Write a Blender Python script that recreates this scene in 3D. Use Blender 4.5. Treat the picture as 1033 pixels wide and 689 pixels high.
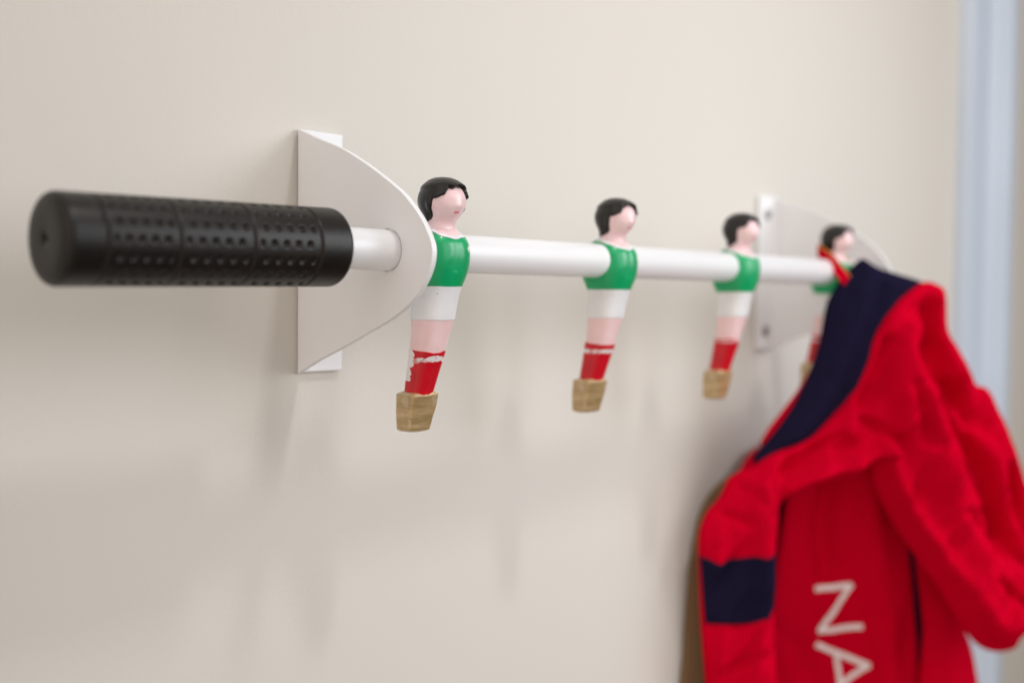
import bpy, bmesh, math, random
from mathutils import Vector, Matrix, noise, geometry
PI = math.pi
MM = 0.001
sc = bpy.context.scene
C = sc.collection
for o in list(bpy.data.objects):
    bpy.data.objects.remove(o)

# ------------------------------------------------------------------ camera
cam_d = bpy.data.cameras.new('camera')
cam = bpy.data.objects.new('camera', cam_d)
C.objects.link(cam)
FWD = Vector((0.72807948, 0.68435147, -0.03953896))
RGT = Vector((0.68513062, -0.72835791, 0.0095283))
UP = Vector((0.02227781, 0.03402671, 0.9991726))
M = Matrix.Identity(4)
for i in range(3):
    M[i][0] = RGT[i]; M[i][1] = UP[i]; M[i][2] = -FWD[i]
M.translation = Vector((-277.48, -388.44, -19.33)) * MM
cam.matrix_world = M
cam_d.sensor_width = 36.0
cam_d.lens = 36.0 * 1100.0 / 1033.0
cam_d.clip_start = 0.01
cam_d.clip_end = 50.0
cam_d.dof.use_dof = True
cam_d.dof.focus_distance = 0.437
cam_d.dof.aperture_fstop = 4.2
sc.camera = cam

# ------------------------------------------------------------------ room light
w = bpy.data.worlds.new('World')
sc.world = w
w.use_nodes = True
nt = w.node_tree
nt.nodes.clear()
out = nt.nodes.new('ShaderNodeOutputWorld')
bg = nt.nodes.new('ShaderNodeBackground')
tc = nt.nodes.new('ShaderNodeTexCoord')
sx = nt.nodes.new('ShaderNodeSeparateXYZ')
mr = nt.nodes.new('ShaderNodeMapRange')
mr.inputs[1].default_value = -1; mr.inputs[2].default_value = 1
ramp = nt.nodes.new('ShaderNodeValToRGB')
cr = ramp.color_ramp
cr.elements[0].position = 0.0; cr.elements[0].color = (0.42, 0.34, 0.275, 1)
cr.elements[1].position = 1.0; cr.elements[1].color = (0.78, 0.75, 0.72, 1)
e = cr.elements.new(0.45); e.color = (0.53, 0.46, 0.40, 1)
e = cr.elements.new(0.62); e.color = (0.62, 0.56, 0.515, 1)
nt.links.new(tc.outputs['Generated'], sx.inputs[0])
nt.links.new(sx.outputs[2], mr.inputs[0])
nt.links.new(mr.outputs[0], ramp.inputs[0])
nt.links.new(ramp.outputs[0], bg.inputs[0])
lf = nt.nodes.new('ShaderNodeMath'); lf.operation = 'MULTIPLY_ADD'
nt.links.new(sx.outputs[0], lf.inputs[0]); lf.inputs[1].default_value = -1.45; lf.inputs[2].default_value = 0.66
lf.use_clamp = False
lm = nt.nodes.new('ShaderNodeMath'); lm.operation = 'MAXIMUM'; lm.inputs[1].default_value = 0.12
nt.links.new(lf.outputs[0], lm.inputs[0]); nt.links.new(lm.outputs[0], bg.inputs[1])
nt.links.new(bg.outputs[0], out.inputs[0])

def area(name, loc, target, sx_, sy_, watts, col):
    d = bpy.data.lights.new(name, 'AREA')
    d.shape = 'RECTANGLE'; d.size = sx_; d.size_y = sy_
    d.energy = watts; d.color = col
    o = bpy.data.objects.new(name, d)
    C.objects.link(o)
    o.location = Vector(loc) * MM
    o.rotation_euler = (Vector(target) - Vector(loc)).to_track_quat('-Z', 'Y').to_euler()
    return o
area('ceiling_lamp', (215, -700, 1230), (60, 0, -60), 0.115, 0.115, 5.6, (1.0, 0.97, 0.93))
win = area('window_light', (960, -960, 300), (150, 0, -130), 0.7, 0.8, 1.75, (0.93, 0.965, 1.0))
fill = area('fill_light', (330, -700, 190), (230, 0, -20), 0.6, 0.6, 0.62, (0.95, 0.975, 1.0))  # added frontal fill, brightens the middle of the wall; no visible source
fill.data.spread = math.radians(92)
win.data.spread = math.radians(72)

sc.view_settings.view_transform = 'Standard'
sc.view_settings.look = 'None'
sc.view_settings.exposure = -0.09
sc.view_settings.gamma = 1.0

# ------------------------------------------------------------------ materials
class NT:
    def __init__(s, name):
        s.m = bpy.data.materials.new(name); s.m.use_nodes = True
        s.t = s.m.node_tree; s.b = s.t.nodes['Principled BSDF']
        s.tc = s.t.nodes.new('ShaderNodeTexCoord')
    def n(s, k, **kw):
        x = s.t.nodes.new(k)
        for a, v in kw.items(): setattr(x, a, v)
        return x
    def l(s, a, b): s.t.links.new(a, b)
    def noise(s, scale, detail=3, rough=0.5, vec=None, mapscale=None):
        x = s.n('ShaderNodeTexNoise')
        x.inputs['Scale'].default_value = scale
        x.inputs['Detail'].default_value = detail
        x.inputs['Roughness'].default_value = rough
        src = vec or s.tc.outputs['Object']
        if mapscale:
            mp = s.n('ShaderNodeMapping'); mp.inputs['Scale'].default_value = mapscale
            s.l(src, mp.inputs[0]); src = mp.outputs[0]
        s.l(src, x.inputs['Vector'])
        return x.outputs['Fac']
    def ramp(s, fac, stops):
        r = s.n('ShaderNodeValToRGB'); e = r.color_ramp.elements
        e[0].position, e[0].color = stops[0][0], (*stops[0][1], 1)
        e[1].position, e[1].color = stops[-1][0], (*stops[-1][1], 1)
        for p, c in stops[1:-1]:
            x = e.new(p); x.color = (*c, 1)
        s.l(fac, r.inputs[0]); return r.outputs[0]
    def math(s, op, a, b=None):
        x = s.n('ShaderNodeMath', operation=op)
        for i, v in enumerate((a, b)):
            if v is None: continue
            if isinstance(v, (int, float)): x.inputs[i].default_value = v
            else: s.l(v, x.inputs[i])
        return x.outputs[0]
    def mix(s, fac, a, b):
        x = s.n('ShaderNodeMix', data_type='RGBA')
        if isinstance(fac, (int, float)): x.inputs[0].default_value = fac
        else: s.l(fac, x.inputs[0])
        for i, v in ((6, a), (7, b)):
            if isinstance(v, tuple): x.inputs[i].default_value = (*v, 1)
            else: s.l(v, x.inputs[i])
        return x.outputs[2]
    def bump(s, h, dist, strength=1.0):
        x = s.n('ShaderNodeBump'); x.inputs['Distance'].default_value = dist
        x.inputs['Strength'].default_value = strength
        s.l(h, x.inputs['Height']); s.l(x.outputs[0], s.b.inputs['Normal'])
    def base(s, c):
        if isinstance(c, tuple): s.b.inputs['Base Color'].default_value = (*c, 1)
        else: s.l(c, s.b.inputs['Base Color'])
    def set(s, **kw):
        for k, v in kw.items(): s.b.inputs[k.replace('_', ' ')].default_value = v

def vary(c, k): return tuple(min(1, x * k) for x in c)

def simple(name, col, rough=0.5, var=0.06, vscale=60, bump=None, bscale=300, coat=0.0, spec=0.5):
    a = NT(name)
    f = a.noise(vscale, 4)
    a.base(a.ramp(f, [(0.3, vary(col, 1 - var)), (0.7, vary(col, 1 + var))]))
    a.set(Roughness=rough, Coat_Weight=coat, Coat_Roughness=0.08, Specular_IOR_Level=spec)
    if bump: a.bump(a.noise(bscale, 3), bump, 0.6)
    return a.m

# wall paint with roller texture and a few specks
a = NT('wall_paint')
big = a.noise(1.3, 3)
col = a.ramp(big, [(0.3, (0.675, 0.64, 0.59)), (0.7, (0.705, 0.675, 0.627))])
vor = a.n('ShaderNodeTexVoronoi'); vor.inputs['Scale'].default_value = 22
a.l(a.tc.outputs['Object'], vor.inputs['Vector'])
speck = a.math('LESS_THAN', vor.outputs['Distance'], 0.022)
rnd = a.n('ShaderNodeSeparateColor'); a.l(vor.outputs['Color'], rnd.inputs[0])
speck = a.math('MULTIPLY', speck, a.math('GREATER_THAN', rnd.outputs[0], 0.93))
a.base(a.mix(a.math('MULTIPLY', speck, 0.45), col, (0.28, 0.23, 0.18)))
a.set(Roughness=0.62, Specular_IOR_Level=0.3)
hh = a.math('ADD', a.noise(420, 3), a.math('MULTIPLY', a.noise(70, 2), 0.8))
a.bump(hh, 0.00022, 0.5)
M_WALL = a.m
M_TRIM = simple('pale_blue_gloss_paint', (0.61, 0.70, 0.83), 0.35, 0.03, 8, 0.0002, 40)
M_WALL2 = simple('grey_wall_paint', (0.52, 0.51, 0.49), 0.6, 0.03, 4)
M_WHITE = simple('white_powder_coat', (0.85, 0.85, 0.87), 0.42, 0.015, 30, 0.00005, 900)
M_ROD = simple('white_rod_paint', (0.84, 0.84, 0.86), 0.33, 0.012, 25, 0.00003, 200)
M_STEEL = simple('dull_screw_steel', (0.33, 0.32, 0.31), 0.38, 0.1, 400)
M_STEEL.node_tree.nodes['Principled BSDF'].inputs['Metallic'].default_value = 0.7
M_RUBBER = simple('black_rubber', (0.0095, 0.0068, 0.0052), 0.40, 0.35, 90, 0.00012, 900, 0.0, 0.36)
M_HOLE = simple('dark_recess', (0.004, 0.004, 0.004), 0.9, 0.1)

def gloss(name, col, var=0.05, coat=0.32, rough=0.36, bump=0.00022):
    return simple(name, col, rough, var, 130, bump, 260, coat, 0.35)
M_SKIN = NT('pink_gloss_paint')
a = M_SKIN
f = a.noise(120, 3)
a.base(a.ramp(f, [(0.3, (0.87, 0.59, 0.60)), (0.7, (0.91, 0.68, 0.69))]))
a.set(Roughness=0.36, Coat_Weight=0.3, Coat_Roughness=0.1)
a.bump(a.noise(260, 3), 0.00025, 0.6)
M_SKIN = a.m
M_MOUTH = gloss('faded_red_lip_paint', (0.72, 0.26, 0.27))
M_HAIR = gloss('black_hair_paint', (0.009, 0.007, 0.006), 0.3, 0.15, 0.3, 0.0004)
M_GREEN = gloss('green_shirt_paint', (0.0005, 0.36, 0.125), 0.12)
a = NT('white_shorts_paint')
vor = a.n('ShaderNodeTexVoronoi'); vor.inputs['Scale'].default_value = 190
a.l(a.tc.outputs['Object'], vor.inputs['Vector'])
sp = a.math('LESS_THAN', vor.outputs['Distance'], 0.085)
rn = a.n('ShaderNodeSeparateColor'); a.l(vor.outputs['Color'], rn.inputs[0])
sp = a.math('MULTIPLY', sp, a.math('GREATER_THAN', rn.outputs[0], 0.72))
a.base(a.mix(sp, a.ramp(a.noise(130, 4), [(0.3, (0.79, 0.79, 0.81)), (0.7, (0.84, 0.84, 0.86))]), (0.05, 0.05, 0.045)))
a.set(Roughness=0.36, Coat_Weight=0.32, Coat_Roughness=0.08, Specular_IOR_Level=0.35)
a.bump(a.noise(260, 3), 0.0003, 0.6)
M_WPAINT = a.m
M_BADGE = gloss('cream_badge_paint', (0.82, 0.78, 0.62), 0.05)

def sock_mat(name, stripe, warp, splotch=None):
    a = NT(name)
    s = a.n('ShaderNodeSeparateXYZ'); a.l(a.tc.outputs['Object'], s.inputs[0])
    nz = a.noise(150, 2, mapscale=(1, 1, 0.4))
    z = a.math('ADD', s.outputs[2], a.math('MULTIPLY', a.math('SUBTRACT', nz, 0.5), warp))
    lo, hi = stripe
    fac = a.math('MULTIPLY', a.math('GREATER_THAN', z, lo), a.math('LESS_THAN', z, hi))
    fac = a.math('MULTIPLY', fac, a.ramp(a.noise(330, 2), [(0.36, (0.35,) * 3), (0.5, (0.95,) * 3)]))
    red = a.ramp(a.noise(110, 3), [(0.3, (0.53, 0.002, 0.012)), (0.7, (0.64, 0.005, 0.018))])
    if splotch:
        for (px, py, pz, r) in splotch:
            v = a.n('ShaderNodeVectorMath', operation='DISTANCE')
            a.l(a.tc.outputs['Object'], v.inputs[0]); v.inputs[1].default_value = (px * MM, py * MM, pz * MM)
            d = a.math('ADD', v.outputs['Value'], a.math('MULTIPLY', a.math('SUBTRACT', a.noise(300, 2), 0.5), 0.0035))
            fac = a.math('MAXIMUM', fac, a.math('LESS_THAN', d, r * MM))
    a.base(a.mix(fac, red, (0.80, 0.77, 0.77)))
    a.set(Roughness=0.34, Coat_Weight=0.3, Coat_Roughness=0.08, Specular_IOR_Level=0.35)
    a.bump(a.noise(260, 3), 0.00025, 0.6)
    return a.m

a = NT('gold_tan_boot_paint')
f = a.noise(60, 5, 0.6, mapscale=(1, 1, 7))
g = a.noise(240, 3)
c = a.ramp(f, [(0.3, (0.38, 0.25, 0.11)), (0.55, (0.54, 0.38, 0.19)), (0.75, (0.72, 0.55, 0.33))])
c = a.mix(a.math('MULTIPLY', a.math('GREATER_THAN', g, 0.63), 0.4), c, (0.62, 0.52, 0.36))
a.base(c); a.set(Roughness=0.33, Coat_Weight=0.6, Coat_Roughness=0.08, Metallic=0.3)
a.bump(a.math('ADD', f, g), 0.0003, 0.5)
M_BOOT = a.m

def cloth(name, c0, c1, sheen, rough=0.8):
    a = NT(name)
    f = a.noise(9, 3)
    a.base(a.ramp(f, [(0.3, c0), (0.7, c1)]))
    a.set(Roughness=rough, Sheen_Weight=sheen, Sheen_Roughness=0.5, Specular_IOR_Level=0.0)
    wv = a.n('ShaderNodeTexWave', wave_type='BANDS', bands_direction='DIAGONAL')
    wv.inputs['Scale'].default_value = 420; wv.inputs['Distortion'].default_value = 1.5
    a.l(a.tc.outputs['Object'], wv.inputs['Vector'])
    h = a.math('ADD', a.math('MULTIPLY', wv.outputs['Fac'], 0.35), a.noise(500, 2))
    a.bump(h, 0.0003, 0.35)
    return a.m
M_RED = cloth('red_cotton_twill', (0.50, 0.0004, 0.016), (0.56, 0.0008, 0.019), 0.0)
M_NAVY = cloth('navy_cotton_lining', (0.009, 0.0075, 0.022), (0.012, 0.010, 0.029), 0.0)
M_TAN = cloth('tan_brown_shade', (0.20, 0.115, 0.058), (0.235, 0.137, 0.07), 0.0)  # brown of the shade beside the jacket, put into a cloth colour
M_LETTER = cloth('white_appliqué'.replace('é', 'e'), (0.78, 0.70, 0.70), (0.84, 0.78, 0.78), 0.1)
M_ORANGE = cloth('mustard_edging', (0.55, 0.26, 0.05), (0.62, 0.33, 0.07), 0.1)

# ------------------------------------------------------------------ helpers
def empty(name, loc, label=None, cat=None):
    o = bpy.data.objects.new(name, None); C.objects.link(o)
    o.empty_display_size = 0.02
    o.location = Vector(loc) * MM
    if label: o['label'] = label
    if cat: o['category'] = cat
    return o

def obj(name, verts, faces, mat, parent=None, smooth=True, loc=(0, 0, 0), label=None, angle=None):
    me = bpy.data.meshes.new(name)
    me.from_pydata([tuple(c * MM for c in v) for v in verts], [], faces)
    me.validate(); me.update()
    bm = bmesh.new(); bm.from_mesh(me)
    bmesh.ops.recalc_face_normals(bm, faces=bm.faces)
    bm.to_mesh(me); bm.free()
    me.materials.append(mat)
    for p in me.polygons: p.use_smooth = smooth
    o = bpy.data.objects.new(name, me); C.objects.link(o)
    o.location = Vector(loc) * MM
    if parent: o.parent = parent
    if label: o['label'] = label
    if angle is not None:
        bpy.context.view_layer.objects.active = o
        try:
            me.set_sharp_from_angle(angle=math.radians(angle))
        except Exception:
            pass
    return o

def box_vf(x0, x1, y0, y1, z0, z1):
    v = [(x, y, z) for x in (x0, x1) for y in (y0, y1) for z in (z0, z1)]
    return v, [(0, 1, 3, 2), (4, 6, 7, 5), (0, 4, 5, 1), (2, 3, 7, 6), (0, 2, 6, 4), (1, 5, 7, 3)]

def bevel(o, width, seg=3, ang=40):
    m = o.modifiers.new('bevel', 'BEVEL'); m.width = width * MM; m.segments = seg
    m.limit_method = 'ANGLE'; m.angle_limit = math.radians(ang)
    m.harden_normals = False
    return o

def lathe_x(profile, n=64):
    """profile of (x, r) spun about the x axis"""
    v, f = [], []
    for x, r in profile:
        for k in range(n):
            a = 2 * PI * k / n
            v.append((x, r * math.cos(a), r * math.sin(a)))
    for i in range(len(profile) - 1):
        for k in range(n):
            k2 = (k + 1) % n
            f.append((i * n + k, i * n + k2, (i + 1) * n + k2, (i + 1) * n + k))
    f.append(tuple(range(n))[::-1])
    f.append(tuple((len(profile) - 1) * n + k for k in range(n)))
    return v, f

def catmull(pts, per=4, closed=True):
    res = []; n = len(pts)
    rng = range(n) if closed else range(n - 1)
    for i in rng:
        if closed: p = [pts[(i + k) % n] for k in (-1, 0, 1, 2)]
        else: p = [pts[max(0, min(n - 1, i + k))] for k in (-1, 0, 1, 2)]
        for j in range(per):
            t = j / per
            res.append(tuple(0.5 * (2 * p[1][d] + (p[2][d] - p[0][d]) * t + (2 * p[0][d] - 5 * p[1][d] + 4 * p[2][d] - p[3][d]) * t * t
                             + (3 * p[1][d] - p[0][d] - 3 * p[2][d] + p[3][d]) * t ** 3) for d in range(len(p[0]))))
    if not closed: res.append(tuple(pts[-1]))
    return res

def seg_dist(px, pz, ax, az, bx, bz):
    dx, dz = bx - ax, bz - az
    L = dx * dx + dz * dz
    t = 0 if L == 0 else max(0, min(1, ((px - ax) * dx + (pz - az) * dz) / L))
    return math.hypot(px - ax - t * dx, pz - az - t * dz)

def poly_dist(px, pz, poly, closed=True):
    n = len(poly); best = 1e9
    for i in range(n if closed else n - 1):
        a = poly[i]; b = poly[(i + 1) % n]
        d = seg_dist(px, pz, a[0], a[1], b[0], b[1])
        if d < best: best = d
    return best

def inside(px, pz, poly):
    c = False; n = len(poly); j = n - 1
    for i in range(n):
        a, b = poly[i], poly[j]
        if (a[1] > pz) != (b[1] > pz) and px < (b[0] - a[0]) * (pz - a[1]) / (b[1] - a[1]) + a[0]: c = not c
        j = i
    return c

# ------------------------------------------------------------------ the setting
v, f = box_vf(-900, 960, 0, 60, -900, 1100)
wall = obj('wall', v, f, M_WALL, smooth=False)
wall['kind'] = 'structure'
wall['label'] = 'cream painted plaster wall behind the coat rack'

# door casing: one moulded profile run vertically
prof = [(728, 0), (728, -9), (730, -12), (737, -12.5), (742, -10), (745, -8.5), (790, -10.5), (794, -13), (799, -15.5), (806, -16),
        (812, -14.5), (816, -17), (822, -20), (842, -20.5), (848, -18), (850, -14), (850, 0)]
n = len(prof); v = []
for z in (-899, 1099):
    for x, y in prof: v.append((722 + (x - 728) * 0.80, y + 0.3 if y == 0 else y, z))
f = [(i, (i + 1) % n, n + (i + 1) % n, n + i) for i in range(n)] + [tuple(range(n)), tuple(range(n, 2 * n))]
trim = obj('door_trim', v, f, M_TRIM, angle=28)
trim['label'] = 'pale blue moulded door trim running up the wall behind the red jacket'
trim['category'] = 'door trim'
v, f = box_vf(960.5, 1500, 2, 60, -900, 1100)
w2 = obj('side_wall', v, f, M_WALL2, smooth=False)
w2['kind'] = 'structure'; w2['label'] = 'grey wall to the right of the blue door trim'

# ------------------------------------------------------------------ the rack
D = 60.55
SPAN = 399.7
RACK = empty('coat_rack', (0, 0, 0), 'white coat rack made of a table football rod with four painted players', 'coat rack')

ZR = -1.1
def plate(sign, x0):
    """bracket: flat plate across the rod, its bent flange screwed to the wall"""
    P = [(1.6, 51.8), (16, 46.2), (32, 40.6), (48.8, 32.5), (65, 23.2), (72.6, 17.6), (80, 10.2), (84.4, 3.6), (86.2, -1.5), (85.2, -7.6),
         (81.4, -14.2), (74.4, -20.9), (63.1, -27.5), (48, -33.7), (32, -40.1), (15.6, -46.2), (1.6, -52.3)]
    pts = catmull(P, 5, closed=False)
    bm = bmesh.new()
    outer = [bm.verts.new((0, -y, z)) for y, z in pts]
    hole = [bm.verts.new((0, -D + 8.45 * math.cos(2 * PI * k / 48), ZR + 8.45 * math.sin(2 * PI * k / 48))) for k in range(48)]
    es = []
    for loop in (outer, hole):
        for i in range(len(loop)): es.append(bm.edges.new((loop[i], loop[(i + 1) % len(loop)])))
    bmesh.ops.triangle_fill(bm, use_beauty=True, use_dissolve=False, edges=es)
    r = bmesh.ops.extrude_face_region(bm, geom=bm.faces[:])
    for g in r['geom']:
        if isinstance(g, bmesh.types.BMVert): g.co.x += 2.4
    bmesh.ops.recalc_face_normals(bm, faces=bm.faces)
    bm.verts.index_update()
    v = [(x0 + sign * (q.co.x), q.co.y, q.co.z) for q in bm.verts]
    f = [tuple(q.index for q in ff.verts) for ff in bm.faces]
    bm.free()
    b = obj('bracket', v, f, M_WHITE, RACK, angle=35)
    bevel(b, 0.32, 3, 50)
    xa, xb = sorted((x0 + sign * 0.7, x0 + sign * 23.2))
    v, f = box_vf(xa, xb, -2.6, -0.5, -52.0, 51.6)
    fl = obj('flange', v, f, M_WHITE, b, smooth=False)
    bevel(fl, 0.6, 3)
    for z in (39.5, -39.5):
        cx = x0 + sign * 12.8
        pr = [(0, 3.6), (0.5, 3.7), (1.1, 3.2), (1.6, 2.2), (1.7, 1.5), (0.9, 1.3), (0.85, 0.01)]
        vv, ff = lathe_x(pr, 28)
        vv = [(cx + y, -2.55 - x, z + zz) for x, y, zz in vv]
        obj('screw', vv, ff, M_STEEL, b)
    return b
plate(1, 0.0)
plate(-1, SPAN)

v, f = lathe_x([(-60, 7.4), (-60, 8.0), (SPAN + 12, 8.0), (SPAN + 13, 7.2)], 96)
rod = obj('rod', [(x, y - D, z + ZR) for x, y, z in v], f, M_ROD, RACK, angle=50)

# rubber grip with dimpled sections, sagging slightly on the rod
def make_grip():
    L0, L1, R = -134.2, -27.0, 14.6
    rings = [-121.5, -97.2, -69.8, -42.2]
    secs = [(-121.5, -97.2), (-97.2, -69.8), (-69.8, -42.2)]
    NX, NA = 300, 256
    v, f = [], []
    xs = [L0 + (L1 - L0) * i / NX for i in range(NX + 1)]
    def radius(x, a):
        r = R
        for e_, cr_ in ((L0, 3.2), (L1, 2.6)):
            d = abs(x - e_)
            if d < cr_: r -= cr_ - math.sqrt(max(0, cr_ * cr_ - (cr_ - d) ** 2))
        for g in rings:
            r -= 0.75 * math.exp(-((x - g) / 0.42) ** 2)
        for s0, s1 in secs:
            if s0 + 2.2 < x < s1 - 2.2:
                step = (s1 - s0) / 5.6
                rows = 16
                t = a / (2 * PI) * rows
                row = round(t)
                off = 0.25 * step if row % 2 else -0.25 * step
                mid = (s0 + s1) / 2
                k = round((x - mid - off) / step)
                if abs(k) > 2: k = 2 if k > 0 else -2
                dx = x - (mid + off + k * step)
                da = (t - row) * 2 * PI / rows * R
                q = ((dx / 1.25) ** 4 + (da / 1.4) ** 4) ** 0.25
                if q < 1: r -= 1.2 * (0.5 + 0.5 * math.cos(PI * q)) ** 0.55
        return r
    for x in xs:
        for k in range(NA):
            a = 2 * PI * k / NA
            r = radius(x, a)
            v.append((x, r * math.cos(a), r * math.sin(a)))
    for i in range(NX):
        for k in range(NA):
            k2 = (k + 1) % NA
            f.append((i * NA + k, i * NA + k2, (i + 1) * NA + k2, (i + 1) * NA + k))
    # end cap with a vent hole
    r0 = math.hypot(v[0][1], v[0][2])
    prev = 0
    for r, dx in ((10.5, -0.15), (8, -0.2), (4, -0.1), (1.7, 0), (1.5, 0.4), (1.3, 5), (0.02, 5)):
        st = len(v)
        for k in range(NA):
            a = 2 * PI * k / NA
            v.append((L0 + dx, r * math.cos(a), r * math.sin(a)))
        for k in range(NA):
            k2 = (k + 1) % NA
            f.append((prev + k, st + k, st + k2, prev + k2))
        prev = st
    last = NX * NA
    st = len(v)
    for k in range(NA):
        a = 2 * PI * k / NA
        v.append((L1 + 0.1, 8.05 * math.cos(a), 8.05 * math.sin(a)))
    for k in range(NA):
        k2 = (k + 1) % NA
        f.append((last + k, last + k2, st + k2, st + k))
    th = math.radians(0.85)
    res = []
    for x, y, z in v:
        dx = x - L1
        res.append((L1 + dx * math.cos(th) - z * math.sin(th), y - D, dx * math.sin(th) + z * math.cos(th) + ZR))
    return obj('hand_grip', res, f, M_RUBBER, RACK)
make_grip()

# ------------------------------------------------------------------ players
ST = [(-61, 11.0, 5.0, 4.3, 2.9), (-58, 10.6, 5.7, 4.6, 2.9), (-50, 8.3, 6.5, 5.1, 2.8), (-42, 6.0, 7.3, 5.8, 2.7), (-35, 4.3, 7.9, 6.4, 2.7),
      (-28, 2.9, 8.5, 7.1, 2.8), (-20, 1.7, 8.8, 7.7, 2.8), (-14, 0.9, 9.5, 8.8, 2.8), (-8, 0.9, 11.2, 10.9, 2.9), (-2, 0.8, 11.9, 11.8, 2.8),
      (3, 0.9, 11.9, 11.6, 2.7), (6.5, 1.2, 10.8, 10.4, 2.5), (9, 0.6, 8.6, 7.8, 2.2), (11, -0.8, 6.8, 6.2, 2.1), (13, -1.9, 6.3, 5.8, 2.1),
      (15, -2.9, 7.0, 7.0, 2.15), (18, -3.2, 8.1, 8.7, 2.2), (21, -3.1, 8.6, 9.3, 2.2), (24, -2.9, 8.0, 8.8, 2.1), (26.4, -2.8, 6.6, 7.2, 2.05),
      (28.1, -2.7, 4.6, 5.0, 2.0), (29.1, -2.6, 2.4, 2.7, 2.0), (29.4, -2.6, 0.4, 0.5, 2.0)]

def station(z):
    for i in range(len(ST) - 1):
        if ST[i][0] <= z <= ST[i + 1][0]:
            p = [ST[max(0, min(len(ST) - 1, i + k))] for k in (-1, 0, 1, 2)]
            h = p[2][0] - p[1][0]
            t = (z - p[1][0]) / h
            res = []
            for d in range(1, 5):
                m1 = (p[2][d] - p[0][d]) / max(1e-6, p[2][0] - p[0][0]) * h
                m2 = (p[3][d] - p[1][d]) / max(1e-6, p[3][0] - p[1][0]) * h
                if i >= len(ST) - 4: m1 = m2 = p[2][d] - p[1][d]
                res.append((2 * t ** 3 - 3 * t * t + 1) * p[1][d] + (t ** 3 - 2 * t * t + t) * m1 + (-2 * t ** 3 + 3 * t * t) * p[2][d] + (t ** 3 - t * t) * m2)
            return res
    return ST[-1][1:]

def gauss(a, s): return math.exp(-(a / s) ** 2)

def surf(phi, z, off=0.0):
    """point of the player's skin; phi = 0 is straight ahead (-y), positive towards -x"""
    cy, hw, hd, nn = station(max(-61, min(29.4, z)))
    s, c = math.sin(phi), math.cos(phi)
    k = (abs(s) ** nn / max(hw, .01) ** nn + abs(c) ** nn / max(hd, .01) ** nn) ** (-1.0 / nn)
    ap = abs(phi)
    e = 0.0
    if z > 12:
        e += 0.6 * gauss(ap, 0.26) * gauss(z - 18.2, 1.7)          # nose
        e += 0.5 * gauss(ap, 0.42) * gauss(z - 13.8, 1.5)           # chin
        e += 0.35 * gauss(ap, 0.3) * gauss(z - 15.9, 0.7)           # lips
        e -= 0.25 * gauss(ap - 0.38, 0.2) * gauss(z - 19.8, 1.3)    # eye hollows
        e += 0.9 * gauss(ap - 1.38, 0.17) * gauss(z - 18.2, 1.9)    # ears
    if z < -40:
        e -= 0.4 * gauss(ap, 0.07) * min(1, (-40 - z) / 4)         # groove between the legs
    if -8 < z < 6:
        e -= 0.25 * gauss(ap, 0.12)
    k += off + e
    return (-k * s, cy - k * c, z if z > 0 else z * 0.982)

def interp(x, tab):
    if x <= tab[0][0]: return tab[0][1]
    for (a, b), (c, d) in zip(tab, tab[1:]):
        if x <= c:
            t = (x - a) / (c - a); t = t * t * (3 - 2 * t)
            return b + (d - b) * t
    return tab[-1][1]

NPH = 96
def sheet(zs, fn):
    v, f = [], []
    for z in zs:
        for k in range(NPH):
            phi = -PI + 2 * PI * k / NPH
            v.append(fn(phi, z))
    for i in range(len(zs) - 1):
        for k in range(NPH):
            k2 = (k + 1) % NPH
            f.append((i * NPH + k, i * NPH + k2, (i + 1) * NPH + k2, (i + 1) * NPH + k))
    return v, f

def rng(a, b, n): return [a + (b - a) * i / n for i in range(n + 1)]
def sstep(x, a, b):
    t = max(0, min(1, (x - a) / (b - a))); return t * t * (3 - 2 * t)

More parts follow.
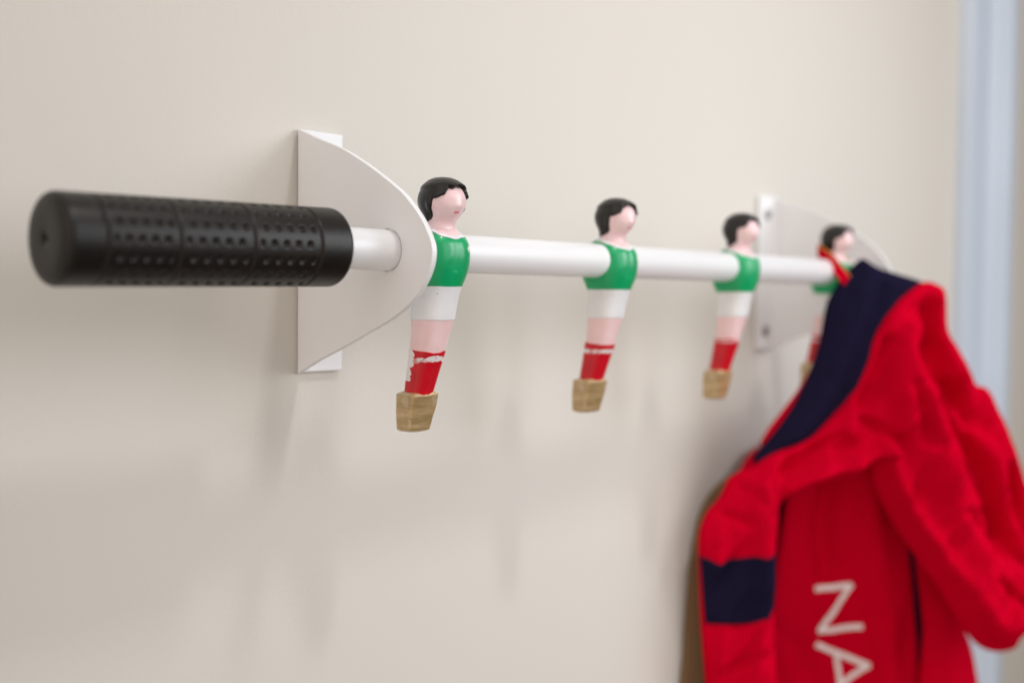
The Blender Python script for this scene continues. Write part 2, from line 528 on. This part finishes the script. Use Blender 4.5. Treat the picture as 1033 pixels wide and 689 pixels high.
def player(x, seed, label, sock, badge=False, hairk=1.0):
    R = random.Random(seed)
    nv = Vector((R.uniform(0, 50), R.uniform(0, 50), R.uniform(0, 50)))
    def wob(phi, s=1.6): return noise.noise(Vector((math.cos(phi) * s, math.sin(phi) * s, 0)) + nv)
    loc = (x, -D, ZR)
    zs = rng(-61, 26, 130) + rng(26.3, 29.4, 16)
    v, f = sheet(zs, lambda p, z: surf(p, z))
    f.append(tuple(range(NPH))); f.append(tuple(len(v) - NPH + k for k in range(NPH)))
    body = obj('player_figure', v, f, M_SKIN, RACK, loc=loc, label=label)
    body.rotation_euler.x = math.radians(R.uniform(-0.9, 0.9))
    # hair
    HL = [(0, 25.3), (0.45, 25.0), (0.75, 21.8), (1.05, 21.0), (1.22, 20.2), (1.42, 12.8), (1.9, 11.6), (3.2, 11.2)]
    def hair(p, z):
        line = interp(abs(p), HL) + 0.8 * wob(p, 2.4)
        sd = z - line
        if 1.15 < abs(p) < 1.5: sd = min(sd, max(sd * 0.35, (abs(p) - 1.3) * 9) if sd > 0 else sd)
        t = sstep(sd, -0.35, 1.1)
        lock = 0.3 * noise.noise(Vector((p * 3.2, z * 0.22, 0)) + nv)
        off = -1.2 + t * (2.5 + 0.35 * lock + 0.8 * gauss(p, 0.8) * gauss(z - 26.3, 2.2) + 0.2 * gauss(abs(p) - PI, 1.0) * gauss(z - 21, 6))
        q = surf(p, z, off)
        return (q[0], q[1], q[2] + (1.0 * t if z > 25 else 0))
    hz = rng(10.0, 27, 76) + rng(27.2, 29.4, 22)
    v, f = sheet(hz, hair); f.append(tuple(len(v) - NPH + k for k in range(NPH)))
    obj('hair', v, f, M_HAIR, body)
    # shirt and collar
    NL = [(0, 5.4), (0.5, 6.3), (1.0, 8.2), (1.6, 9.7), (2.4, 11.0), (3.2, 11.6)]
    def neck(p): return interp(abs(p), NL) + 0.35 * wob(p, 3)
    def shirt(p, z):
        sd = neck(p) - z
        low = -14.3 + 0.35 * wob(p, 2)
        t = sstep(sd, -0.15, 0.45) * sstep(z, low - 0.05, low + 0.55)
        return surf(p, z, -1.1 + 1.75 * t)
    v, f = sheet(rng(-15.4, -13, 24) + rng(-12.6, 2, 26) + rng(2.3, 13, 80), shirt)
    obj('shirt', v, f, M_GREEN, body)
    def collar(p, z):
        sd = neck(p) - z
        t = sstep(sd, -1.25, -0.75) * (1 - sstep(sd, 0.2, 0.6))
        return surf(p, z, -1.0 + 1.75 * t)
    v, f = sheet(rng(3, 14.2, 100), collar)
    obj('collar', v, f, M_WPAINT, body)
    def shorts(p, z):
        low = -28.2 + 0.25 * wob(p, 2); hi = -13.9
        t = sstep(z, low - 0.05, low + 0.5) * (1 - sstep(z, hi - .1, hi + .5))
        return surf(p, z, -1.0 + 1.5 * t)
    v, f = sheet(rng(-29, -26.5, 30) + rng(-26, -14.6, 20) + rng(-14.4, -13, 10), shorts)
    obj('shorts', v, f, M_WPAINT, body)
    def socks(p, z):
        hi = -40.6 + 1.1 * wob(p, 1.2) - 0.7 * math.cos(p + 0.5)
        t = 1 - sstep(z, hi - 0.3, hi + 0.15)
        return surf(p, z, -0.8 + 1.15 * t)
    v, f = sheet(rng(-60.8, -43, 40) + rng(-42.7, -38, 50), socks)
    obj('socks', v, f, sock, body)
    # boots: flared block that tapers to the sole
    BS = [(-57.9, 11.0, 4.6, 4.0, 3), (-58.6, 11.2, 6.3, 4.7, 4), (-59.3, 11.5, 7.3, 5.5, 6), (-60.2, 11.7, 7.6, 5.7, 8), (-66, 12.6, 7.1, 5.4, 9),
          (-74.0, 14.0, 6.1, 4.6, 8), (-75.0, 14.2, 5.9, 4.4, 6), (-75.5, 14.3, 5.0, 3.7, 4)]
    v, f = [], []
    for z, cy, hw, hd, nn in catmull(BS, 3, closed=False):
        for k in range(NPH):
            p = -PI + 2 * PI * k / NPH
            s, c = math.sin(p), math.cos(p)
            r = (abs(s) ** nn / hw ** nn + abs(c) ** nn / hd ** nn) ** (-1 / nn)
            r += 0.22 * noise.noise(Vector((r * s * 0.35, r * c * 0.35, z * 0.35)) + nv)
            v.append((-r * s, cy - r * c, z * 0.982 + (0.25 * wob(p, 2) if z < -74 else 0.7 * wob(p, 1.7) if z > -60 else 0)))
    nr = len(v) // NPH
    for i in range(nr - 1):
        for k in range(NPH):
            k2 = (k + 1) % NPH
            f.append((i * NPH + k, i * NPH + k2, (i + 1) * NPH + k2, (i + 1) * NPH + k))
    f.append(tuple(range(NPH))); f.append(tuple((nr - 1) * NPH + k for k in range(NPH)))
    obj('boots', v, f, M_BOOT, body)
    # mouth: a small dab of faded red
    v, f = [], []
    for i in range(9):
        for k in range(13):
            p = -0.2 + 0.4 * k / 12; z = 15.4 + 1.1 * i / 8
            d = math.hypot((p) / 0.2, (z - 15.95) / 0.55)
            v.append(surf(p, z, 0.12 * (1 - d * d) if d < 1 else -0.3 * (d - 1) - 0.02))
    for i in range(8):
        for k in range(12): f.append((i * 13 + k, i * 13 + k + 1, (i + 1) * 13 + k + 1, (i + 1) * 13 + k))
    obj('mouth', v, f, M_MOUTH, body)
    if badge:
        v, f = [], []
        for i in range(10):
            for k in range(25):
                an = 2 * PI * k / 24
                rr = (i / 9) * (1.05 + 0.45 * math.cos(5 * an))
                p = -0.62 + 0.095 * rr * math.cos(an); z = 1.6 + 1.05 * rr * math.sin(an)
                v.append(surf(p, z, 0.65 + 0.22 * (1 - (i / 9) ** 4) - 0.02))
        for i in range(9):
            for k in range(24): f.append((i * 25 + k, i * 25 + k + 1, (i + 1) * 25 + k + 1, (i + 1) * 25 + k))
        obj('badge', v, f, M_BADGE, body)
    return body

XP = [26.6, 140.7, 254.8, 368.8]
player(XP[0], 3, 'painted player nearest the grip, with a white splotch of paint running down its red sock',
       sock_mat('red_sock_paint_chipped', (-0.0450, -0.0428), 0.006, [(-6.2, 8.2, -41.5, 3.0), (-6.0, 9.2, -45.0, 2.9), (-5.6, 10.0, -48.5, 2.8), (-5.4, 10.6, -51, 2.0)]), True)
player(XP[1], 8, 'painted player second from the grip, with a double white band around its red socks', sock_mat('red_sock_paint_banded', (-0.0446, -0.0427), 0.0012), True)
player(XP[2], 15, 'painted player third from the grip, standing out in front of the far bracket', sock_mat('red_sock_paint_plain', (-0.0416, -0.0408), 0.0012))
player(XP[3], 21, 'painted player farthest from the grip, half hidden by the red jacket', sock_mat('red_sock_paint_worn', (-0.0440, -0.0425), 0.004))

# ------------------------------------------------------------------ the jacket
O = Vector((369, -84, 0)); E1 = Vector((0.84, -0.5426, 0)); NN = Vector((-0.5426, -0.84, 0))
JACKET = empty('jacket', (369, -60, 0), 'red cotton jacket with navy hood lining and white letters hanging on the farthest player', 'jacket')
JB = Vector((369, -60, 0))
def P3(u, z, h):
    k = 8.0 * sstep(-u, 45, 106)      # the left side falls back against the wall
    p = O + E1 * u + NN * h + Vector((1.5 * k, k, z * (1 + 0.0016 * k)))
    if p.y > -2.0: p.y = -2.0
    return p - JB

SHELL = [(39.1, -6.9), (49.1, -8.0), (54.2, -11.7), (56.0, -22.4), (57.1, -36.2), (68.4, -52.7), (79.2, -71.2), (86.6, -73.8), (93.5, -82.9), (105.4, -105.6), (117.6, -133.2), (136.8, -185.0), (142.7, -225.0), (130.8, -236.2), (118.7, -236.7), (114.4, -244.3), (105.4, -247.0), (94.9, -245.6), (85.8, -241.0), (75.1, -229.9), (63.7, -214.4), (55.3, -201.7), (46.3, -190.9), (34.4, -175.7), (22.7, -160.6), (12.4, -144.4), (6.5, -131.7), (4.1, -121.0), (-2.1, -124.6), (-9.6, -128.7), (-22.6, -131.4), (-34.8, -133.5), (-46.2, -136.8), (-53.6, -140.2), (-57.5, -145.0), (-58.5, -157.3), (-60.2, -175.6), (-60.3, -200.2), (-59.0, -231.2), (-58.5, -287.2), (-101.0, -283.5), (-104.1, -252.6), (-107.3, -221.9), (-109.0, -197.5), (-110.1, -173.2), (-109.7, -160.0), (-105.3, -148.7), (-97.7, -140.5), (-93.9, -134.0), (-91.4, -128.6), (-84.3, -124.0), (-75.2, -121.2), (-67.4, -115.4), (-58.2, -110.7), (-38.9, -103.8), (-26.9, -93.6), (-10.2, -77.2), (-0.3, -57.4), (6.8, -37.0), (21.0, -18.3)]
NAVYP = [(-1.5, 7.5), (4.8, 4.5), (11.2, 1.5), (24.6, -2.0), (40.4, -6.2), (44.1, -11.2), (28.7, -20.1), (13.6, -39.0), (6.4, -58.9), (-3.6, -77.6), (-21.2, -93.5), (-36.6, -106.8), (-54.7, -113.2), (-67.9, -119.6), (-73.3, -116.4), (-65.5, -107.4), (-56.4, -97.2), (-47.2, -84.4), (-42.7, -75.9), (-37.5, -66.1), (-31.7, -51.3), (-28.6, -39.0), (-25.6, -21.8), (-20.3, -11.9), (-14.4, -3.8), (-8.3, 2.4)]
REDEDGE = [(-23.9, -55.1), (-29.8, -68.1), (-37.8, -81.8), (-48.4, -96.6), (-57.7, -107.7), (-62.8, -109.3), (-57.4, -99.5), (-47.2, -87.2), (-38.4, -76.3), (-31.0, -65.0), (-25.5, -56.0)]
BODYP = [(-36, -126), (-28, -120), (4, -112), (30.0, -106), (42, -145.2), (56.0, -185.2), (61, -201.9), (67, -232.0), (75, -265.7), (83, -310), (-52, -305), (-47, -235), (-41, -180)]
SIDEP = [(58, -180), (63.6, -187.1), (83.2, -214.8), (102.4, -242.9), (107.3, -251.4), (112.4, -265.3), (119.4, -291.8), (124.8, -312.8), (76, -311), (70, -239.8)]
LINP = [(-76, -150), (-60, -138), (-16.9, -133.0), (26.1, -114.5), (64.6, -162.2), (80.6, -189.8), (89.5, -230.9), (99.6, -313.8), (-68, -305), (-84, -300), (-84, -200)]
BANDP = [(-110.4, -174.4), (-93.8, -175.8), (-77.4, -174.8), (-60.3, -171.0), (-59.8, -194.1), (-60.1, -208.9), (-70.1, -211.4), (-81.3, -215.0), (-94.4, -215.4), (-106.7, -215.8)]

def ridge(u, z, line, wdt, amp): return amp * math.exp(-(poly_dist(u, z, line, False) / wdt) ** 2)
def edge_h(d, T, R):
    t = min(1, d / R); return T * math.sqrt(max(0, 1 - (1 - t) ** 2))
def fold_noise(u, z, su, sz, seed, tilt=0.0):
    uu = u + tilt * z
    return noise.noise(Vector((uu * su, z * sz, seed)))

SEAM = [(30.9, -13.8), (17.2, -27.6), (8.6, -44.3), (0.8, -65.9), (-11.8, -84.3), (-29.4, -99.3), (-50.4, -111.1)]
SH_S = catmull(SHELL, 3)
def shell_h(u, z, d=None):
    if d is None: d = poly_dist(u, z, SH_S)
    h = edge_h(d, 6.5, 11)
    k = min(1, d / 9)
    g = ridge(u, z, SEAM, 3.6, 2.6)
    g += ridge(u, z, [(26.5, -35), (20.1, -59.8), (12.6, -90.8), (5.4, -110.6)], 7, 6)
    g += ridge(u, z, [(5.4, -112), (-16.5, -119), (-40.1, -126), (-53, -135)], 6, 8)
    g += ridge(u, z, [(11.4, -44.3), (5.6, -62.8), (-5.0, -81.3)], 4.5, -8)
    g += ridge(u, z, [(41.1, -25.6), (43.0, -44.3)], 6, -5)
    g += ridge(u, z, [(48, -14), (50, -40), (62, -62)], 6, 4)
    g += ridge(u, z, [(37.6, -53.7), (56.5, -91.6), (79.5, -130.3), (91.7, -169.3)], 8, -10)
    g += ridge(u, z, [(26, -72), (46, -120), (74, -180), (96, -222)], 17, 12)
    g += ridge(u, z, [(12, -122), (20, -142), (34, -162), (54, -186), (80, -220)], 8, 7)
    g += ridge(u, z, [(66, -92), (98, -150), (118, -205)], 11, 6)
    g += ridge(u, z, [(63.4, -79.0), (80, -102)], 6, -4)
    g += ridge(u, z, [(103, -128), (121, -190)], 6, -8)
    for line, w_, a_ in (([(20, -70), (34, -104)], 4.5, -6), ([(84, -194), (106, -212)], 3.5, -5), ([(98, -178), (124, -200)], 3.5, -4), ([(62, -150), (84, -172)], 4, -4),
                         ([(-104, -146), (-82, -153)], 3, -2.5), ([(-70, -236), (-98, -246)], 4, -2.0), ([(-40, -110), (-20, -102)], 3, -3), ([(56, -72), (70, -96)], 4, -5),
                         ([(-6, -92), (14, -104)], 3.5, -4)):
        g += ridge(u, z, line, w_, a_)
    g += ridge(u, z, [(-14, -108.0), (-37.0, -112.4), (-56.9, -122.1)], 4.5, -4)
    g += ridge(u, z, [(-101, -150), (-98, -221.5), (-95.1, -290)], 5, 1.5)
    g += ridge(u, z, [(-74, -130), (-68, -165), (-72, -225), (-70, -290)], 8, 3.5)
    g += ridge(u, z, [(-94, -128), (-80, -134), (-66, -150)], 4, -2)
    g += 2.0 * fold_noise(u, z, 0.075, 0.028, 3.3, -0.45) + 1.4 * fold_noise(u, z, 0.16, 0.07, 8.1, -0.3) + 0.25 * fold_noise(u, z, 0.33, 0.2, 1.7)
    cz = 0.0
    for su, sz, sd, tl, am in ((0.028, 0.010, 2.1, -0.55, 4.2), (0.045, 0.014, 6.6, -0.3, 1.6)):
        cz -= am * min(1, abs(fold_noise(u, z, su, sz, sd, tl)) * 3.2) - am * 0.6
    g += cz
    if d > 2: g -= 0.55 * math.exp(-((d - 4.6) / 0.9) ** 2)
    # fine puckers along the hood seam
    ds = poly_dist(u, z, SEAM, False)
    g += 0.5 * math.exp(-((ds - 7) / 4) ** 2) * fold_noise(u, z, 0.5, 0.22, 12.0, 0.6)
    return h + 1.6 * g * k
NV_S = catmull(NAVYP, 3)
def navy_h(u, z, d=None):
    if d is None: d = poly_dist(u, z, NV_S)
    h = edge_h(d, 6, 12); k = min(1, d / 8)
    g = ridge(u, z, [(-2, 0), (-10, -35), (-24, -70), (-50, -104)], 9, 5)
    g += ridge(u, z, [(10, -12), (0, -45), (-14, -76)], 5, -2.5)
    g += 2.0 * fold_noise(u, z, 0.09, 0.03, 5.5, -0.5) + 0.8 * fold_noise(u, z, 0.2, 0.12, 2.2)
    return -4 + h + g * k
BD_S = catmull(BODYP, 3)
def body_h(u, z, d=None):
    if d is None: d = poly_dist(u, z, BD_S)
    h = edge_h(d, 4, 9); k = min(1, d / 9)
    g = ridge(u, z, [(-48, -140), (-47, -200), (-50, -300)], 7, 3.5)
    g += ridge(u, z, [(-8, -124), (-10, -160), (-4, -195)], 8, -10)
    g += ridge(u, z, [(14, -130), (26, -170), (40, -240), (50, -300)], 12, 9)
    g += ridge(u, z, [(-52, -225), (-20, -250), (6, -300)], 7, -2)
    g += (0.3 + 0.7 * sstep(z, -195, -160)) * (2.5 - 5.0 * min(1, abs(fold_noise(u, z, 0.03, 0.008, 5.1, 0.15)) * 3))
    g += 1.4 * fold_noise(u, z, 0.06, 0.02, 9.4, 0.1) + 0.7 * fold_noise(u, z, 0.15, 0.07, 4.0)
    return -25 + 0.16 * (z + 130) + h + g * k
def side_h(u, z, d=None):
    return -30 + 0.1 * (z + 180) + (edge_h(d, 4, 9) if d is not None else 4) + ridge(u, z, [(80, -225), (96, -300)], 10, 5) + 1.5 * fold_noise(u, z, 0.08, 0.03, 7, 0.3)
def edge_fn(u, z, d=None):
    return -15 + (edge_h(d, 4, 4) if d is not None else 4)
def lin_h(u, z, d=None):
    return -16 - 34 * sstep(u, -58, -22) + 0.08 * (z + 130) + (edge_h(d, 2, 6) if d is not None else 2) + 2 * fold_noise(u, z, 0.06, 0.03, 6)

def relief(name, poly, hf, base, thick, mat, parent, step=2.1, sub=3, back=None, label=None, sm=True, place=None):
    place = place or P3
    """cloth piece: outline filled with a fine mesh, folded front, its own back and rolled edge"""
    pts = catmull(poly, sub) if sm else poly
    us = [p[0] for p in pts]; zs = [p[1] for p in pts]
    allp = [Vector(p) for p in pts]; nb = len(allp)
    R = random.Random(len(pts))
    u = min(us)
    row = 0
    z = min(zs)
    while z < max(zs):
        u = min(us) + (step / 2 if row % 2 else 0)
        while u < max(us):
            if inside(u, z, pts):
                if poly_dist(u, z, pts) > step * 0.45: allp.append(Vector((u, z)))
            u += step
        z += step * 0.87; row += 1
    res = geometry.delaunay_2d_cdt(allp, [(i, (i + 1) % nb) for i in range(nb)], [], 1, 1e-5)
    vs, tri = res[0], res[2]
    tri = [t for t in tri]
    v, f = [], []
    N = len(vs)
    ds = [poly_dist(q.x, q.y, pts) for q in vs]
    hs = [hf(q.x, q.y, d) for q, d in zip(vs, ds)]
    for q, h in zip(vs, hs): v.append(place(q.x, q.y, h))
    for q, d, h in zip(vs, ds, hs): v.append(place(q.x, q.y, h - thick * (0.25 + 0.75 * min(1, d / 8)) if back is None else back - edge_h(d, thick, 8) * 0.5 - 0.6))
    cnt = {}
    for t in tri:
        f.append(tuple(t)); f.append(tuple(N + i for i in reversed(t)))
        for i in range(len(t)):
            a_, b_ = t[i], t[(i + 1) % len(t)]
            key = (min(a_, b_), max(a_, b_)); cnt.setdefault(key, []).append((a_, b_))
    for key, l in cnt.items():
        if len(l) == 1:
            a_, b_ = l[0]
            f.append((b_, a_, N + a_, N + b_))
    return obj(name, v, f, mat, parent, label=label)

shell = relief('outer_shell', SHELL, shell_h, 0, 4.0, M_RED, JACKET, step=1.6)
relief('hood_lining', NAVYP, navy_h, 0, 4.0, M_NAVY, JACKET)
relief('hood_edge', REDEDGE, edge_fn, 0, 5.0, M_RED, JACKET, step=1.6)
panel = relief('front_panel', BODYP, body_h, 0, 3.0, M_RED, JACKET)
relief('side_panel', SIDEP, side_h, 0, 3.0, M_RED, JACKET)
relief('inner_lining', LINP, lin_h, 0, 2.5, M_NAVY, JACKET, step=3)
relief('navy_band', BANDP, lambda u, z, d=None: shell_h(u, z) + 0.55, 0, 1.2, M_NAVY, shell, step=2.0, sm=False)

WALLP = lambda u, z, h: Vector((u, min(-1.5, -h), z)) - JB
relief('tan_shade_strip', [(380, -130), (350, -134), (326, -142), (312, -154), (305, -170), (300, -190), (297, -215), (295, -245), (295, -330), (430, -330), (430, -135)],  # added strip on the wall, its colour stands in for the jacket's brown shade
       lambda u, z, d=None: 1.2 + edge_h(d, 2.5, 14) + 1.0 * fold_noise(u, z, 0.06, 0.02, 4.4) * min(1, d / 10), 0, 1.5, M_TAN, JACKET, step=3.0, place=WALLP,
       label='tan brown strip added for the brown shade at the left side of the jacket')
relief('back_panel', [(352, -130), (336, -150), (328, -175), (324, -205), (322, -240), (322, -330), (440, -330), (440, -130), (380, -118)],
       lambda u, z, d=None: 7 + edge_h(d, 4, 10) + 1.5 * fold_noise(u, z, 0.07, 0.03, 7.4), 0, 2.0, M_RED, JACKET, step=3.2, place=WALLP)

# lettering: flat strokes sewn on the front panel
def smooth_h(u, z):
    return max(body_h(u, z), sum(body_h(u + a_, z + b_) for a_ in (-6, 0, 6) for b_ in (-6, 0, 6)) / 9)
def strokes(name, lines, wdt):
    v, f = [], []
    for line in lines:
        L = []
        for (a_, b_) in zip(line, line[1:]):
            n_ = max(2, int(math.hypot(b_[0] - a_[0], b_[1] - a_[1]) / 1.2))
            for i in range(n_): L.append((a_[0] + (b_[0] - a_[0]) * i / n_, a_[1] + (b_[1] - a_[1]) * i / n_))
        L.append(line[-1])
        # round caps: extend with shrinking half-circle stations
        def cap(p, q, first):
            dx, dz = p[0] - q[0], p[1] - q[1]; l = math.hypot(dx, dz); dx /= l; dz /= l
            s = [((p[0] + dx * wdt / 2 * math.sin(t), p[1] + dz * wdt / 2 * math.sin(t)), max(0.03, math.cos(t * 0.8))) for t in (0.25, 0.55)]
            return s[::-1] if first else s
        S_ = cap(L[0], L[1], True) + [(p, 1.0) for p in L] + cap(L[-1], L[-2], False)
        st = len(v); cols = 7
        for i, (p, k) in enumerate(S_):
            a_ = S_[max(0, i - 1)][0]; b_ = S_[min(len(S_) - 1, i + 1)][0]
            dx, dz = b_[0] - a_[0], b_[1] - a_[1]; l = math.hypot(dx, dz) or 1
            nx, nz = -dz / l, dx / l
            for c in range(cols):
                t = (c / (cols - 1) - 0.5) * wdt * k
                u, z = p[0] + nx * t, p[1] + nz * t
                edge = c in (0, cols - 1) or i in (0, len(S_) - 1)
                v.append(P3(u, z, smooth_h(p[0] + nx * t * 0.3, p[1] + nz * t * 0.3) + (0.1 if edge else 0.95)))
        for i in range(len(S_) - 1):
            for c in range(cols - 1):
                q = st + i * cols + c
                f.append((q, q + 1, q + cols + 1, q + cols))
    return obj(name, v, f, M_LETTER, panel)
LS = lambda L: [[(u + 16.8, z - 8.5) for u, z in l] for l in L]
strokes('letter_n', LS([[(-28.3, -199.6), (-4.6, -197.9)], [(-4.4, -198.2), (-22.2, -229.0)], [(-22.4, -229.3), (6.4, -227.4)]]), 4.0)
strokes('letter_a', LS([[(-22.6, -239.4), (14.6, -255.5)], [(14.6, -255.9), (-14.3, -278.5)], [(-9.0, -245.8), (-2.8, -268.6)]]), 4.0)

# hanging loop round the neck of the farthest player
def strap(name, path, wdt, thick, mat, shift=0.0):
    P = [Vector(p) for p in catmull(path, 6, closed=False)]
    v, f = [], []
    cen = Vector((368.8, -D, 0))
    for i, p in enumerate(P):
        t = (P[min(len(P) - 1, i + 1)] - P[max(0, i - 1)]).normalized()
        rad = Vector((p.x, p.y, 0)); rad.normalize()
        rad = (rad - t * rad.dot(t)).normalized()
        side = t.cross(rad).normalized()
        p = p + cen - JB + side * shift
        for a_, b_ in ((-1, -1), (1, -1), (1, 1), (-1, 1)):
            v.append(p + side * (a_ * wdt / 2) + rad * (b_ * thick / 2))
    for i in range(len(P) - 1):
        for k in range(4):
            k2 = (k + 1) % 4
            f.append((i * 4 + k, i * 4 + k2, i * 4 + 4 + k2, i * 4 + 4 + k))
    f.append((3, 2, 1, 0)); b = (len(P) - 1) * 4; f.append((b, b + 1, b + 2, b + 3))
    return obj(name, v, f, mat, JACKET, smooth=False)
path = [(10, -10, -2), (12, 2, 9), (8, 8, 13), (0, 9, 13.5), (-7, 6.5, 13), (-10.8, 1.5, 10.5), (-12.8, -5, 6), (-13.2, -9.5, 1), (-12.2, -13.5, -4), (-9, -17.5, -11)]
loop = strap('hanging_loop', path, 6.2, 1.2, M_RED)
edge = strap('loop_edging', path, 0.6, 1.4, M_ORANGE, -3.2)
